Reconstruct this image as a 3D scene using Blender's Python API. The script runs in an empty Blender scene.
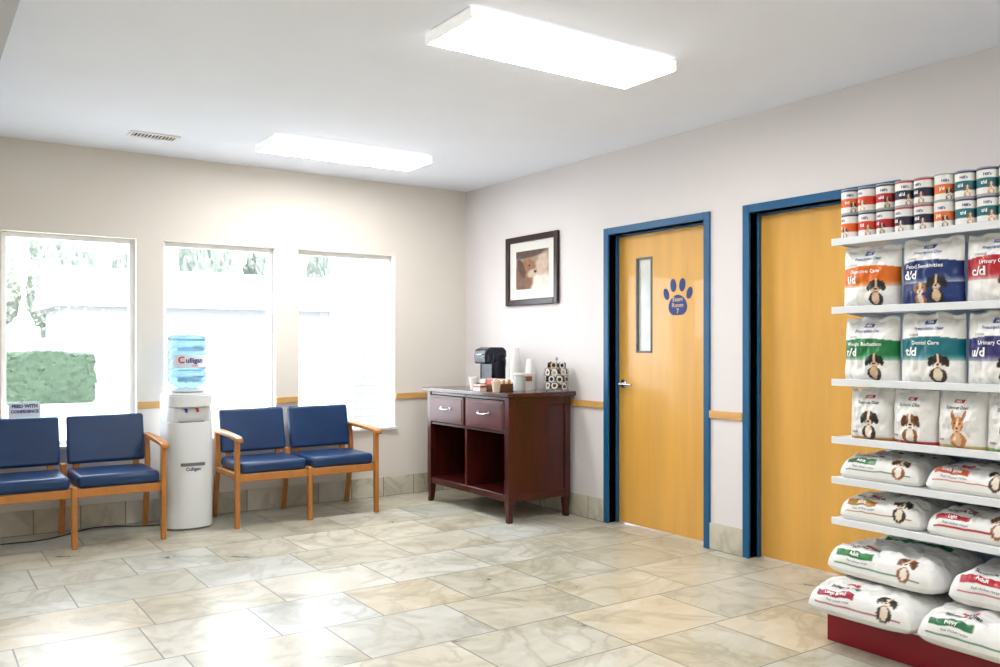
import bpy, bmesh, math, random
from mathutils import Vector, Matrix, noise
random.seed(4)
S = bpy.context.scene
COL = S.collection
try:
    S.view_settings.view_transform = 'Standard'
    S.view_settings.look = 'None'
    S.view_settings.exposure = 0.80
except Exception: pass

# ---------------------------------------------------------------- utils
def lin(c):
    return tuple(((v/255)/12.92 if v/255 <= .04045 else ((v/255+.055)/1.055)**2.4) for v in c)

def newmat(name):
    m = bpy.data.materials.new(name); m.use_nodes = True
    nt = m.node_tree
    return m, nt, nt.nodes['Principled BSDF'], nt.nodes, nt.links

def pmat(name, rgb, rough=.5, metal=0, var=.06, scale=6, stretch=(1,1,1), bump=0, coat=0, trans=0, ior=1.45, detail=4):
    m, nt, p, N, L = newmat(name)
    c = lin(rgb)
    tc = N.new('ShaderNodeTexCoord'); mp = N.new('ShaderNodeMapping'); mp.inputs['Scale'].default_value = stretch
    nz = N.new('ShaderNodeTexNoise'); nz.inputs['Scale'].default_value = scale; nz.inputs['Detail'].default_value = detail
    L.new(tc.outputs['Object'], mp.inputs[0]); L.new(mp.outputs[0], nz.inputs['Vector'])
    cr = N.new('ShaderNodeValToRGB')
    cr.color_ramp.elements[0].position = .3; cr.color_ramp.elements[1].position = .7
    cr.color_ramp.elements[0].color = tuple(max(0, v*(1-var)) for v in c)+(1,)
    cr.color_ramp.elements[1].color = tuple(min(1, v*(1+var)) for v in c)+(1,)
    L.new(nz.outputs[0], cr.inputs[0]); L.new(cr.outputs[0], p.inputs['Base Color'])
    p.inputs['Roughness'].default_value = rough; p.inputs['Metallic'].default_value = metal
    p.inputs['Coat Weight'].default_value = coat
    p.inputs['Transmission Weight'].default_value = trans; p.inputs['IOR'].default_value = ior
    if bump:
        b = N.new('ShaderNodeBump'); b.inputs['Strength'].default_value = bump; b.inputs['Distance'].default_value = .01
        L.new(nz.outputs[0], b.inputs['Height']); L.new(b.outputs[0], p.inputs['Normal'])
    return m

class B:
    def __init__(s): s.bm = bmesh.new(); s.m = 0
    def _f(s, vs):
        try:
            f = s.bm.faces.new(vs); f.material_index = s.m; return f
        except ValueError: return None
    def box(s, x0,x1,y0,y1,z0,z1):
        if x0>x1: x0,x1=x1,x0
        if y0>y1: y0,y1=y1,y0
        if z0>z1: z0,z1=z1,z0
        v=[s.bm.verts.new((x,y,z)) for z in (z0,z1) for y in (y0,y1) for x in (x0,x1)]
        for q in ((0,2,3,1),(4,5,7,6),(0,1,5,4),(2,6,7,3),(0,4,6,2),(1,3,7,5)): s._f([v[i] for i in q])
        return s
    def prism(s, pts, axis, a0, a1):
        def P(a,p):
            return (a,p[0],p[1]) if axis==0 else ((p[0],a,p[1]) if axis==1 else (p[0],p[1],a))
        A=[s.bm.verts.new(P(a0,p)) for p in pts]; Bv=[s.bm.verts.new(P(a1,p)) for p in pts]
        n=len(pts); s._f(A[::-1]); s._f(Bv)
        for i in range(n): s._f([A[i],A[(i+1)%n],Bv[(i+1)%n],Bv[i]])
        return s
    def tube(s, p0, p1, r0, r1=None, seg=16, caps=True):
        r1 = r0 if r1 is None else r1
        p0=Vector(p0); p1=Vector(p1); d=(p1-p0).normalized()
        u=d.orthogonal().normalized(); w=d.cross(u)
        A=[];C=[]
        for i in range(seg):
            a=2*math.pi*i/seg; o=u*math.cos(a)+w*math.sin(a)
            A.append(s.bm.verts.new(p0+o*r0)); C.append(s.bm.verts.new(p1+o*r1))
        for i in range(seg): s._f([A[i],A[(i+1)%seg],C[(i+1)%seg],C[i]])
        if caps: s._f(A[::-1]); s._f(C)
        return s
    def path(s, pts, r, seg=8):
        for a,b in zip(pts[:-1],pts[1:]): s.tube(a,b,r,seg=seg)
        return s
    def lathe(s, prof, c=(0,0,0), seg=32):
        rings=[]
        for r,z in prof:
            rings.append([s.bm.verts.new((c[0]+r*math.cos(2*math.pi*i/seg), c[1]+r*math.sin(2*math.pi*i/seg), c[2]+z)) for i in range(seg)])
        for a,b in zip(rings[:-1],rings[1:]):
            for i in range(seg): s._f([a[i],a[(i+1)%seg],b[(i+1)%seg],b[i]])
        s._f(rings[0][::-1]); s._f(rings[-1])
        return s
    def done(s, name, mats, parent=None, bevel=0, seg=2, smooth=True, label=None, cat=None, kind=None, group=None, loc=None, ang=35, norm=True):
        if norm: bmesh.ops.recalc_face_normals(s.bm, faces=s.bm.faces)
        o0 = Vector((0,0,0))
        if parent is not None: o0 = wloc(parent)
        elif loc is not None: o0 = Vector(loc)
        if o0.length: bmesh.ops.translate(s.bm, verts=s.bm.verts, vec=-o0)
        me = bpy.data.meshes.new(name); s.bm.to_mesh(me); s.bm.free()
        for m in (mats if isinstance(mats,(list,tuple)) else [mats]): me.materials.append(m)
        if smooth:
            for p in me.polygons: p.use_smooth = True
            me.set_sharp_from_angle(angle=math.radians(ang))
        ob = bpy.data.objects.new(name, me); COL.objects.link(ob)
        if parent is not None: ob.parent = parent
        else: ob.location = o0
        if bevel:
            md = ob.modifiers.new('bevel','BEVEL'); md.width=bevel; md.segments=seg; md.limit_method='ANGLE'; md.angle_limit=math.radians(40)
            md.harden_normals = False
        tag(ob,label,cat,kind,group)
        return ob

def wloc(o):
    v=Vector((0,0,0))
    while o is not None: v+=o.location; o=o.parent
    return v
def tag(ob,label=None,cat=None,kind=None,group=None):
    if label: ob['label']=label
    if cat: ob['category']=cat
    if kind: ob['kind']=kind
    if group: ob['group']=group
def thing(name, loc, label, cat, group=None):
    e = bpy.data.objects.new(name, None); e.empty_display_size=.1; COL.objects.link(e); e.location=loc
    tag(e,label,cat,None,group); return e
def dup(root, loc=None, rotz=None, label=None, parent=None):
    c = root.copy(); COL.objects.link(c)
    if parent is not None: c.parent = parent
    if loc is not None: c.location = loc
    if rotz is not None: c.rotation_euler[2] = rotz
    if label: c['label']=label
    for ch in list(root.children):
        dup(ch, parent=c)
    return c

_tc={}
def text2d(s, bold=0.0):
    k=(s,bold)
    if k in _tc: return _tc[k]
    cu=bpy.data.curves.new('t','FONT'); cu.body=s; cu.size=1; cu.align_x='CENTER'; cu.align_y='CENTER'; cu.resolution_u=3; cu.offset=bold
    ob=bpy.data.objects.new('t',cu); COL.objects.link(ob)
    bpy.context.view_layer.update()
    dg=bpy.context.evaluated_depsgraph_get(); ev=ob.evaluated_get(dg); me=ev.to_mesh()
    vs=[(v.co.x,v.co.y) for v in me.vertices]; fs=[tuple(p.vertices) for p in me.polygons]
    ev.to_mesh_clear(); bpy.data.objects.remove(ob); bpy.data.curves.remove(cu)
    _tc[k]=(vs,fs); return _tc[k]

class P:
    def __init__(s): s.v=[]; s.f=[]; s.c=[]
    def grid(s, nx, ny, posfn, colfn, flip=False):
        b=len(s.v)
        for j in range(ny+1):
            for i in range(nx+1):
                u=i/nx; w=j/ny
                s.v.append(posfn(u,w)); s.c.append(colfn(u,w))
        for j in range(ny):
            for i in range(nx):
                q=(b+j*(nx+1)+i, b+j*(nx+1)+i+1, b+(j+1)*(nx+1)+i+1, b+(j+1)*(nx+1)+i)
                s.f.append(q[::-1] if flip else q)
    def text(s, t, cx, cy, size, mapfn, col, bold=.02, sx=1):
        vs,fs=text2d(t,bold); b=len(s.v); c=lin(col)+(1,)
        for x,y in vs: s.v.append(mapfn(cx+x*size*sx, cy+y*size)); s.c.append(c)
        for f in fs: s.f.append(tuple(b+i for i in f))
    def done(s, name, mat, parent=None, loc=(0,0,0), smooth=True, label=None, cat=None, group=None, kind=None):
        me=bpy.data.meshes.new(name); me.from_pydata([tuple(v) for v in s.v],[],s.f)
        a=me.color_attributes.new('Print','FLOAT_COLOR','POINT')
        flat=[x for c in s.c for x in (c if len(c)==4 else tuple(c)+(1,))]
        a.data.foreach_set('color',flat)
        me.materials.append(mat)
        if smooth:
            for p in me.polygons: p.use_smooth=True
        ob=bpy.data.objects.new(name,me); COL.objects.link(ob); ob.location=loc
        if parent is not None: ob.parent=parent
        tag(ob,label,cat,kind,group); return ob

def printmat(name, rough=.35, bump=.25):
    m,nt,p,N,L=newmat(name)
    a=N.new('ShaderNodeAttribute'); a.attribute_name='Print'
    L.new(a.outputs['Color'],p.inputs['Base Color']); p.inputs['Roughness'].default_value=rough
    nz=N.new('ShaderNodeTexNoise'); nz.inputs['Scale'].default_value=20; nz.inputs['Detail'].default_value=3; nz.inputs['Distortion'].default_value=.8; b=N.new('ShaderNodeBump'); b.inputs['Strength'].default_value=bump; b.inputs['Distance'].default_value=.014
    tc=N.new('ShaderNodeTexCoord'); L.new(tc.outputs['Object'],nz.inputs['Vector']); L.new(nz.outputs[0],b.inputs['Height'])
    L.new(b.outputs[0],p.inputs['Normal'])
    return m

# ---------------------------------------------------------------- materials
M_wallb = pmat('wall_paint_cream',(225,219,210),.8,var=.015,scale=2)
M_wallr = pmat('wall_paint_lilac',(222,217,217),.8,var=.015,scale=2)
M_ceil = pmat('ceiling_paint',(236,240,250),.9,var=.01,scale=3)
M_soff = pmat('soffit_grey',(186,189,196),.9,var=.01,scale=3)  # darker grey than the ceiling so the soffit edge stands out
M_white = pmat('white_vinyl',(242,242,242),.4,var=.01)
M_blue = pmat('blue_trim_paint',(8,86,132),.4,var=.05,scale=4)
M_maple = pmat('maple_door',(220,166,76),.38,var=.07,scale=3,stretch=(5,5,.4),detail=6,coat=.3)
M_rail = pmat('oak_rail',(206,158,92),.45,var=.12,scale=5,stretch=(1,1,8))
M_chairwood = pmat('oak_chair_frame',(178,116,54),.4,var=.16,scale=9,stretch=(2,2,1))
M_vinyl = pmat('blue_vinyl',(18,52,94),.34,var=.12,scale=5,bump=.05)
M_maho = pmat('mahogany',(62,16,12),.28,var=.4,scale=5,stretch=(2,2,.6),detail=6,coat=.25)
M_mahotop = pmat('mahogany_top',(64,27,22),.18,var=.3,scale=5,stretch=(4,1,2),coat=.4)
M_drawer = pmat('mahogany_drawer',(80,27,26),.36,var=.3,scale=6,stretch=(2,.6,2),coat=.1)
M_steel = pmat('brushed_steel',(190,190,192),.25,metal=1,var=.05)
M_black = pmat('black_plastic',(12,14,18),.25,var=.1)
M_navyp = pmat('navy_plastic',(8,14,34),.25,var=.1)
M_grey = pmat('grey_plastic',(110,112,116),.4,var=.05)
M_cooler = pmat('cooler_white_plastic',(222,226,228),.3,var=.01)
M_paper = pmat('white_paper',(228,228,226),.6,var=.02)
M_shelf = pmat('white_powder_coat',(222,225,229),.35,var=.01)
M_back = pmat('pale_blue_panel',(156,178,206),.5,var=.02)
M_red = pmat('red_kick_plate',(130,5,26),.35,var=.05)
M_frame = pmat('dark_walnut',(40,17,14),.3,var=.3,scale=12)
M_brownbox = pmat('brown_wood_caddy',(110,66,34),.5,var=.2,scale=8)
M_print = printmat('printed_film',.3,.4)
M_printm = printmat('printed_paper',.6,.05)

def tilemat(name, bw, rh, wall=False):
    m,nt,p,N,L=newmat(name)
    tc=N.new('ShaderNodeTexCoord'); vec=tc.outputs['Object']
    if wall:
        sp=N.new('ShaderNodeSeparateXYZ'); L.new(vec,sp.inputs[0]); ad=N.new('ShaderNodeMath'); L.new(sp.outputs[0],ad.inputs[0]); L.new(sp.outputs[1],ad.inputs[1])
        cb=N.new('ShaderNodeCombineXYZ'); L.new(ad.outputs[0],cb.inputs[0]); L.new(sp.outputs[2],cb.inputs[1]); vec=cb.outputs[0]
    mp=N.new('ShaderNodeMapping'); mp.inputs['Location'].default_value=(.12,.0 if wall else .08,0); L.new(vec,mp.inputs[0])
    br=N.new('ShaderNodeTexBrick'); L.new(mp.outputs[0],br.inputs['Vector'])
    br.inputs['Color1'].default_value=(0,0,0,1); br.inputs['Color2'].default_value=(1,1,1,1); br.inputs['Mortar'].default_value=(.5,.5,.5,1)
    br.inputs['Scale'].default_value=1; br.inputs['Mortar Size'].default_value=.004; br.inputs['Mortar Smooth'].default_value=.2
    br.inputs['Brick Width'].default_value=bw; br.inputs['Row Height'].default_value=rh; br.offset=.5; br.inputs['Bias'].default_value=0
    if not wall: br.squash=.8; br.squash_frequency=3; br.offset=.4
    vm=N.new('ShaderNodeVectorMath'); vm.operation='MULTIPLY_ADD'; L.new(br.outputs['Color'],vm.inputs[0]); vm.inputs[1].default_value=(17,23,15); L.new(vec,vm.inputs[2])
    n1=N.new('ShaderNodeTexNoise'); n1.inputs['Scale'].default_value=2.2; n1.inputs['Detail'].default_value=11; n1.inputs['Roughness'].default_value=.66; n1.inputs['Distortion'].default_value=.9; L.new(vm.outputs[0],n1.inputs['Vector'])
    r1=N.new('ShaderNodeValToRGB'); e=r1.color_ramp.elements
    e[0].position=.30; e[0].color=lin((116,118,106))+(1,); e[1].position=.68; e[1].color=lin((226,221,208))+(1,)
    for pos,c in ((.40,(162,158,138)),(.47,(196,188,166)),(.55,(204,200,186))):
        x=e.new(pos); x.color=lin(c)+(1,)
    L.new(n1.outputs[0],r1.inputs[0])
    r2=N.new('ShaderNodeValToRGB'); r2.color_ramp.interpolation='LINEAR'; e=r2.color_ramp.elements
    e[0].position=0; e[0].color=lin((200,196,182))+(1,); e[1].position=1; e[1].color=lin((180,189,194))+(1,)  # grey-blue end of the ramp puts the daylight tint into some tiles
    for pos,c in ((.16,(170,164,140)),(.30,(212,208,196)),(.44,(168,176,172)),(.57,(206,188,154)),(.70,(156,160,146)),(.84,(210,203,184))):
        x=e.new(pos); x.color=lin(c)+(1,)
    L.new(br.outputs['Color'],r2.inputs[0])
    mx=N.new('ShaderNodeMix'); mx.data_type='RGBA'; mx.inputs[0].default_value=.48; L.new(r1.outputs[0],mx.inputs[6]); L.new(r2.outputs[0],mx.inputs[7])
    n2=N.new('ShaderNodeTexNoise'); n2.inputs['Scale'].default_value=1.6; n2.inputs['Detail'].default_value=8; n2.inputs['Distortion'].default_value=1.6; L.new(vm.outputs[0],n2.inputs['Vector'])
    r3=N.new('ShaderNodeValToRGB'); e=r3.color_ramp.elements
    e[0].position=.45; e[0].color=(0,0,0,1); e[1].position=.55; e[1].color=(0,0,0,1); x=e.new(.5); x.color=(.34,.34,.34,1)
    L.new(n2.outputs[0],r3.inputs[0])
    mv=N.new('ShaderNodeMix'); mv.data_type='RGBA'; L.new(r3.outputs[0],mv.inputs[0]); L.new(mx.outputs[2],mv.inputs[6]); mv.inputs[7].default_value=lin((132,122,96))+(1,)
    mg=N.new('ShaderNodeMix'); mg.data_type='RGBA'; L.new(br.outputs['Fac'],mg.inputs[0]); L.new(mv.outputs[2],mg.inputs[6]); mg.inputs[7].default_value=lin((122,118,108))+(1,)
    L.new(mg.outputs[2],p.inputs['Base Color'])
    rr=N.new('ShaderNodeMapRange'); rr.inputs[3].default_value=.22; rr.inputs[4].default_value=.38; L.new(n1.outputs[0],rr.inputs[0]); L.new(rr.outputs[0],p.inputs['Roughness'])
    p.inputs['Specular IOR Level'].default_value=.42
    b=N.new('ShaderNodeBump'); b.inputs['Strength'].default_value=.3; b.inputs['Distance'].default_value=.004; b.invert=True
    L.new(br.outputs['Fac'],b.inputs['Height']); L.new(b.outputs[0],p.inputs['Normal'])
    return m
M_tile=tilemat('slate_look_floor_tile',.64,.49)
M_base=tilemat('tile_baseboard',.3,.4,True)

# ---------------------------------------------------------------- room shell
H=2.74; XL=-6.6; YR=-8.6
WIN=[(-3.75,-2.88),(-2.69,-1.82),(-1.63,-.74)]; WZ0,WZ1=.60,2.105
DOORS=[(-2.963,-1.935),(-4.262,-3.231)]; DZ=2.18; FW=.05
b=B().box(XL-.2,.2,YR-.2,.2,-.12,0); b.done('floor',M_tile,kind='structure',smooth=False)
b=B().box(XL-.2,.2,YR-.2,.2,H,H+.15); b.done('ceiling',M_ceil,kind='structure',smooth=False)
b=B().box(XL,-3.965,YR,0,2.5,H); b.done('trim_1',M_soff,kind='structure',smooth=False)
b=B(); T=.2
b.box(XL,.2,0,T,0,WZ0); b.box(XL,.2,0,T,WZ1,H)
xs=[XL]+[v for w in WIN for v in w]+[.2]
for i in range(0,len(xs),2): b.box(xs[i],xs[i+1],0,T,WZ0,WZ1)
b.done('wall_back',M_wallb,kind='structure',smooth=False)
b=B(); TW=.15
ys=[YR,DOORS[1][0]+FW,DOORS[1][1]-FW,DOORS[0][0]+FW,DOORS[0][1]-FW,0]
for i in range(0,6,2): b.box(0,TW,ys[i],ys[i+1],0,DZ-FW)
b.box(0,TW,YR,0,DZ-FW,H)
b.done('wall_right',M_wallr,kind='structure',smooth=False)
b=B().box(XL-.15,XL,YR,T,0,H); b.done('wall_left',M_wallb,kind='structure',smooth=False)
b=B().box(XL-.15,TW,YR-.15,YR,0,H); b.done('wall_rear',M_wallb,kind='structure',smooth=False)
bh=.17
b=B().box(XL,0,-.012,0,0,bh); b.done('baseboard_back',M_base,kind='structure',smooth=False)
b=B()
for y0,y1 in ((DOORS[0][1],-.012),(DOORS[1][1],DOORS[0][0]),(YR,DOORS[1][0])): b.box(-.012,0,y0,y1,0,bh)
b.done('baseboard_right',M_base,kind='structure',smooth=False)
n=2
for x0,x1 in ((XL,WIN[0][0]-.005),(WIN[0][1]+.005,WIN[1][0]-.005),(WIN[1][1]+.005,WIN[2][0]-.005),(WIN[2][1]+.005,-.018)):
    b=B().box(x0,x1,-.018,0,.845,.895); b.done('trim_%d'%n,M_rail,kind='structure',bevel=.004); n+=1
for y0,y1 in ((DOORS[0][1],0),(DOORS[1][1],DOORS[0][0]),(YR,DOORS[1][0])):
    b=B().box(-.018,0,y0,y1,.845,.895); b.done('trim_%d'%n,M_rail,kind='structure',bevel=.004); n+=1

M_glass,nt,p,N,L=newmat('window_glass')
tr=N.new('ShaderNodeBsdfTransparent'); gl=N.new('ShaderNodeBsdfGlossy'); gl.inputs['Roughness'].default_value=.02
ms=N.new('ShaderNodeMixShader'); ms.inputs[0].default_value=.05; L.new(tr.outputs[0],ms.inputs[1]); L.new(gl.outputs[0],ms.inputs[2]); L.new(ms.outputs[0],N['Material Output'].inputs['Surface'])

for i,(x0,x1) in enumerate(WIN):
    w=thing('window_%d'%(i+1),((x0+x1)/2,.1,WZ0),'white vinyl framed window with plaster reveal','window'); w['kind']='structure'
    b=B(); f=.035
    y0,y1=.075,.13
    b.box(x0,x0+f,y0,y1,WZ0,WZ1); b.box(x1-f,x1,y0,y1,WZ0,WZ1); b.box(x0+f,x1-f,y0,y1,WZ1-f,WZ1); b.box(x0+f,x1-f,y0,y1,WZ0,WZ0+f)
    b.done('window_frame',M_white,w,bevel=.004)
    B().box(x0+f,x1-f,.10,.104,WZ0+f,WZ1-f).done('glass_pane',M_glass,w,smooth=False)
    B().box(x0-.015,x1+.015,-.03,.075,WZ0-.022,WZ0+.004).done('window_sill',M_white,w,bevel=.005)

for i,(y0,y1) in enumerate(DOORS):
    d=thing('door_%d'%(i+1),(0,(y0+y1)/2,0),'maple wood door in a blue painted steel frame','door'); d['kind']='structure'
    b=B()
    b.box(-.015,.14,y1-FW,y1,0,DZ); b.box(-.015,.14,y0,y0+FW,0,DZ); b.box(-.015,.14,y0+FW,y1-FW,DZ-FW,DZ)
    b.box(.06,.088,y1-FW-.014,y1-FW,0,DZ-FW) ; b.box(.06,.088,y0+FW,y0+FW+.014,0,DZ-FW); b.box(.06,.088,y0+FW,y1-FW,DZ-FW-.014,DZ-FW)
    b.done('door_frame',M_blue,d,bevel=.003)
    a0,a1=y0+FW+.003,y1-FW-.003
    b=B()
    if i==0:
        l0,l1,lz0,lz1=-2.335,-2.18,1.265,1.945
        b.box(.09,.13,a0,l0,.008,DZ-FW-.003); b.box(.09,.13,l1,a1,.008,DZ-FW-.003)
        b.box(.09,.13,l0,l1,.008,lz0); b.box(.09,.13,l0,l1,lz1,DZ-FW-.003)
    else: b.box(.09,.13,a0,a1,.008,DZ-FW-.003)
    b.done('door_leaf',M_maple,d,smooth=False)
    if i==0:
        b=B(); g=.010
        b.box(.084,.132,l0-.004,l0+g,lz0-.004,lz1+.004); b.box(.084,.132,l1-g,l1+.004,lz0-.004,lz1+.004)
        b.box(.084,.132,l0+g,l1-g,lz1-g,lz1+.004); b.box(.084,.132,l0+g,l1-g,lz0-.004,lz0+g)
        b.done('vision_panel_frame',M_grey,d,bevel=.003,label='grey metal vision panel frame')
        B().box(.105,.112,l0+g,l1-g,lz0+g,lz1-g).done('vision_glass',pmat('frosted_pane',(205,206,200),.15,var=.22,scale=3),d,smooth=False,label='pale glass vision pane')
    s_=1 if i==0 else -1
    hy=(a1-.065) if i==0 else (a0+.065); hz=1.03
    b=B(); b.tube((.09,hy,hz),(.078,hy,hz),.032,seg=28); b.tube((.08,hy,hz),(.038,hy,hz),.011,seg=16)
    b.tube((.04,hy+.008*s_,hz),(.042,hy-.06*s_,hz-.001),.010,.009,seg=14); b.tube((.042,hy-.06*s_,hz-.001),(.05,hy-.115*s_,hz-.006),.009,.007,seg=14)
    b.done('door_handle',M_steel,d,label='brushed steel lever handle')
    b=B(); hg=a0+.002 if i==0 else a1-.002
    for zz in (.25,1.1,1.9): b.tube((.084,hg,zz),(.084,hg,zz+.1),.007,seg=10)
    b.done('hinge',M_steel,d)
B().box(.6,.62,-4.6,-1.6,0,2.4).done('wall_corridor',M_wallr,kind='structure',smooth=False)

# paw sign
M_pawsign=pmat('paw_blue_film',(18,52,120),.5,var=.03); M_pawtxt=pmat('paw_letter_film',(240,200,120),.5,var=.02)
def ell(cx,cy,rx,ry,rot=0,n=36):
    o=[]
    for k in range(n):
        a=2*math.pi*k/n; x=rx*math.cos(a); y=ry*math.sin(a)
        o.append((cx+x*math.cos(rot)-y*math.sin(rot),cy+x*math.sin(rot)+y*math.cos(rot)))
    return o
py,pz=-2.588,1.645
b=B()
def sgn(pts,d0=.0895,d1=.0875): b.prism([(py-x,pz+z) for x,z in pts],0,d0,d1)
pad=[]
for k in range(48):
    a=2*math.pi*k/48; x=math.sin(a); y=-math.cos(a)
    rx=.086+.010*max(0,-y); ry=.074
    yy=ry*y
    if y<0 and abs(x)<.5: yy+=.008*math.cos(x*math.pi)
    pad.append((rx*x*(1-.16*max(0,y)),-.056+yy))
sgn(pad)
for cx,cy,rx_,ry,ro in ((-.108,.026,.025,.042,.35),(-.042,.084,.028,.046,.1),(.042,.084,.028,.046,-.1),(.108,.026,.025,.042,-.35)): sgn(ell(cx,cy,rx_,ry,ro))
b.m=1
for t,cz,sz in (('Exam',-.014,.044),('Room',-.054,.044),('7',-.097,.050)):
    vs,fs=text2d(t,.0); V=[b.bm.verts.new((.0868,py-x*sz,pz+cz+y*sz)) for x,y in vs]
    for f in fs: b._f([V[q] for q in f])
b.done('paw_sign',[M_pawsign,M_pawtxt],smooth=False,label='blue paw shaped vinyl sign on maple door',cat='sign',loc=(.0885,py,pz))

# ---------------------------------------------------------------- ceiling lights
def emat(name,st):
    m,nt,p,N,L=newmat(name)
    p.inputs['Base Color'].default_value=(.9,.9,.9,1); p.inputs['Emission Color'].default_value=(1,.99,.975,1); p.inputs['Emission Strength'].default_value=st
    return m
M_emit=emat('fluorescent_diffuser',16); M_side=emat('fluorescent_diffuser_side',.8); M_cap=emat('fluorescent_end_cap',.2)
def light(loc):
    t=thing('ceiling_light',(0,0,0),'white wraparound fluorescent fixture on the ceiling','ceiling light','ceiling fluorescent fixtures')
    B().box(-.60,.60,-.17,.17,-.012,0).done('housing',M_white,t,bevel=.002)
    b=B(); pr=[(-.188,-.012),(-.190,-.052),(-.182,-.060),(.182,-.060),(.190,-.052),(.188,-.012)]
    b.prism(pr,0,-.600,.600)
    b.bm.faces.ensure_lookup_table()
    for f in b.bm.faces:
        if sum(v.co.z for v in f.verts)/len(f.verts) > -.054: f.material_index=1
    b.done('diffuser',[M_emit,M_side],t,smooth=False)
    for s in (-1,1):
        b=B(); b.prism([(y*1.01,z*1.02) for y,z in pr],0,s*.600,s*.608); b.done('end_cap',M_cap,t,smooth=False)
    t.location=loc; return t
L0=light((-1.735,-3.56,H))
for loc in ((-1.65,-.99,H),(-1.735,-6.5,H),(-5.3,-3.6,2.5),(-5.3,-6.5,2.5)): dup(L0,loc)  # all but the first of these copies are unseen, added to light the room

# vent
v=thing('ceiling_vent',(-2.9,-.62,H),'small white slatted air vent on ceiling','vent')
b=B(); x0,x1,y0,y1=-3.06,-2.74,-.70,-.54
for q in ((x0,x1,y0,y0+.022),(x0,x1,y1-.022,y1),(x0,x0+.022,y0+.022,y1-.022),(x1-.022,x1,y0+.022,y1-.022)): b.box(*q,H-.010,H)
b.done('vent_frame',M_white,v,bevel=.002)
B().box(x0+.022,x1-.022,y0+.022,y1-.022,H-.002,H).done('vent_gap_shade',M_black,v,smooth=False)  # flat black sheet, paints the shade seen between the louvers
b=B()
for k in range(12):
    xx=x0+.034+k*.0225; b.box(xx,xx+.006,y0+.022,y1-.022,H-.005,H-.002)
b.done('louvers',M_white,v,smooth=False)

# ---------------------------------------------------------------- dog painting
def inel(x,y,cx,cy,rx,ry,rot=0):
    dx=x-cx; dy=y-cy
    if rot: dx,dy=dx*math.cos(rot)+dy*math.sin(rot),-dx*math.sin(rot)+dy*math.cos(rot)
    return (dx/rx)**2+(dy/ry)**2<1
def dog(x,y,c1,c2,ear,up=False):
    if abs(x)>1.1 or y>1.5 or y<-2: return None
    if inel(x,y,-.28,.2,.09,.09) or inel(x,y,.28,.2,.09,.09): return (15,12,10)
    if inel(x,y,0,-.2,.16,.11): return (15,12,12)
    if inel(x,y,0,-.5,.2,.07): return (170,70,70)
    if inel(x,y,0,-.33,.36,.33): return c2
    if inel(x,y,0,.4,.12,.5): return c2
    if up:
        if inel(x,y,-.5,.85,.17,.5,.3) or inel(x,y,.5,.85,.17,.5,-.3): return ear
    else:
        if inel(x,y,-.68,.1,.25,.55,-.25) or inel(x,y,.68,.1,.25,.55,.25): return ear
    if inel(x,y,0,.12,.62,.68): return c1
    if inel(x,y,0,-1.15,.38,.62): return c2
    if inel(x,y,0,-1.25,.75,.72): return c1
    return None

# ---------------------------------------------------------------- wall picture
pic=thing('framed_picture',(-.01,-1.04,1.65),'dark walnut framed dog photo with cream mat','picture')
y0,y1,z0,z1=-1.40,-.68,1.65,2.232; fw=.05
b=B(); b.box(-.03,-.002,y0,y0+fw,z0,z1); b.box(-.03,-.002,y1-fw,y1,z0,z1); b.box(-.03,-.002,y0+fw,y1-fw,z1-fw,z1); b.box(-.03,-.002,y0+fw,y1-fw,z0,z0+fw)
b.done('picture_frame',M_frame,pic,bevel=.006)
B().box(-.012,-.004,y0+fw,y1-fw,z0+fw,z1-fw).done('picture_mat',pmat('cream_mat',(218,215,211),.7,var=.02),pic,smooth=False)
pp=P()
iy1,iy0,iz0,iz1=-.82,-1.27,1.785,2.105
def soft(x,y,cx,cy,rx_,ry,rot=0,e=.35):
    dx=x-cx; dy=y-cy
    dx,dy=dx*math.cos(rot)+dy*math.sin(rot),-dx*math.sin(rot)+dy*math.cos(rot)
    d=math.sqrt((dx/rx_)**2+(dy/ry)**2)
    return max(0,min(1,(1-d)/e+.5))
def pc(u,w):
    x=u*2-1; y=w*2-1
    c=Vector((150,128,112))+Vector((44,40,36))*max(0,-y)
    n_=noise.noise(Vector((x*5,y*5,1)))*14+noise.noise(Vector((x*16,y*9,3)))*8
    for args,cc in (((.5,-.8,.9,.6,0,.5),(214,208,200)),((-.55,-.45,.6,.75,.2,.3),(118,82,58)),((-.30,.12,.52,.46,.3,.25),(136,94,64)),((-.66,.1,.20,.52,.35,.3),(80,52,38)),((.02,-.20,.30,.20,.35,.4),(188,166,144)),((.62,.25,.36,.6,-.2,.4),(190,166,150)),((.20,-.12,.08,.07,0,.5),(24,18,16)),((-.16,.22,.055,.045,0,.5),(22,16,14)),((-.2,.88,1.1,.25,.1,.4),(80,60,52))):
        k=soft(x,y,*args); c=c.lerp(Vector(cc),k)
    return lin(tuple(min(255,max(0,q+n_)) for q in c))
pp.grid(84,62,lambda u,w:(0,-u*(iy1-iy0),w*(iz1-iz0)),pc)
o=pp.done('picture_print',M_printm,pic,loc=(0,0,0),label='brown dog photograph print')
o.location=Vector((-.0135,iy1,iz0))-pic.location

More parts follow.
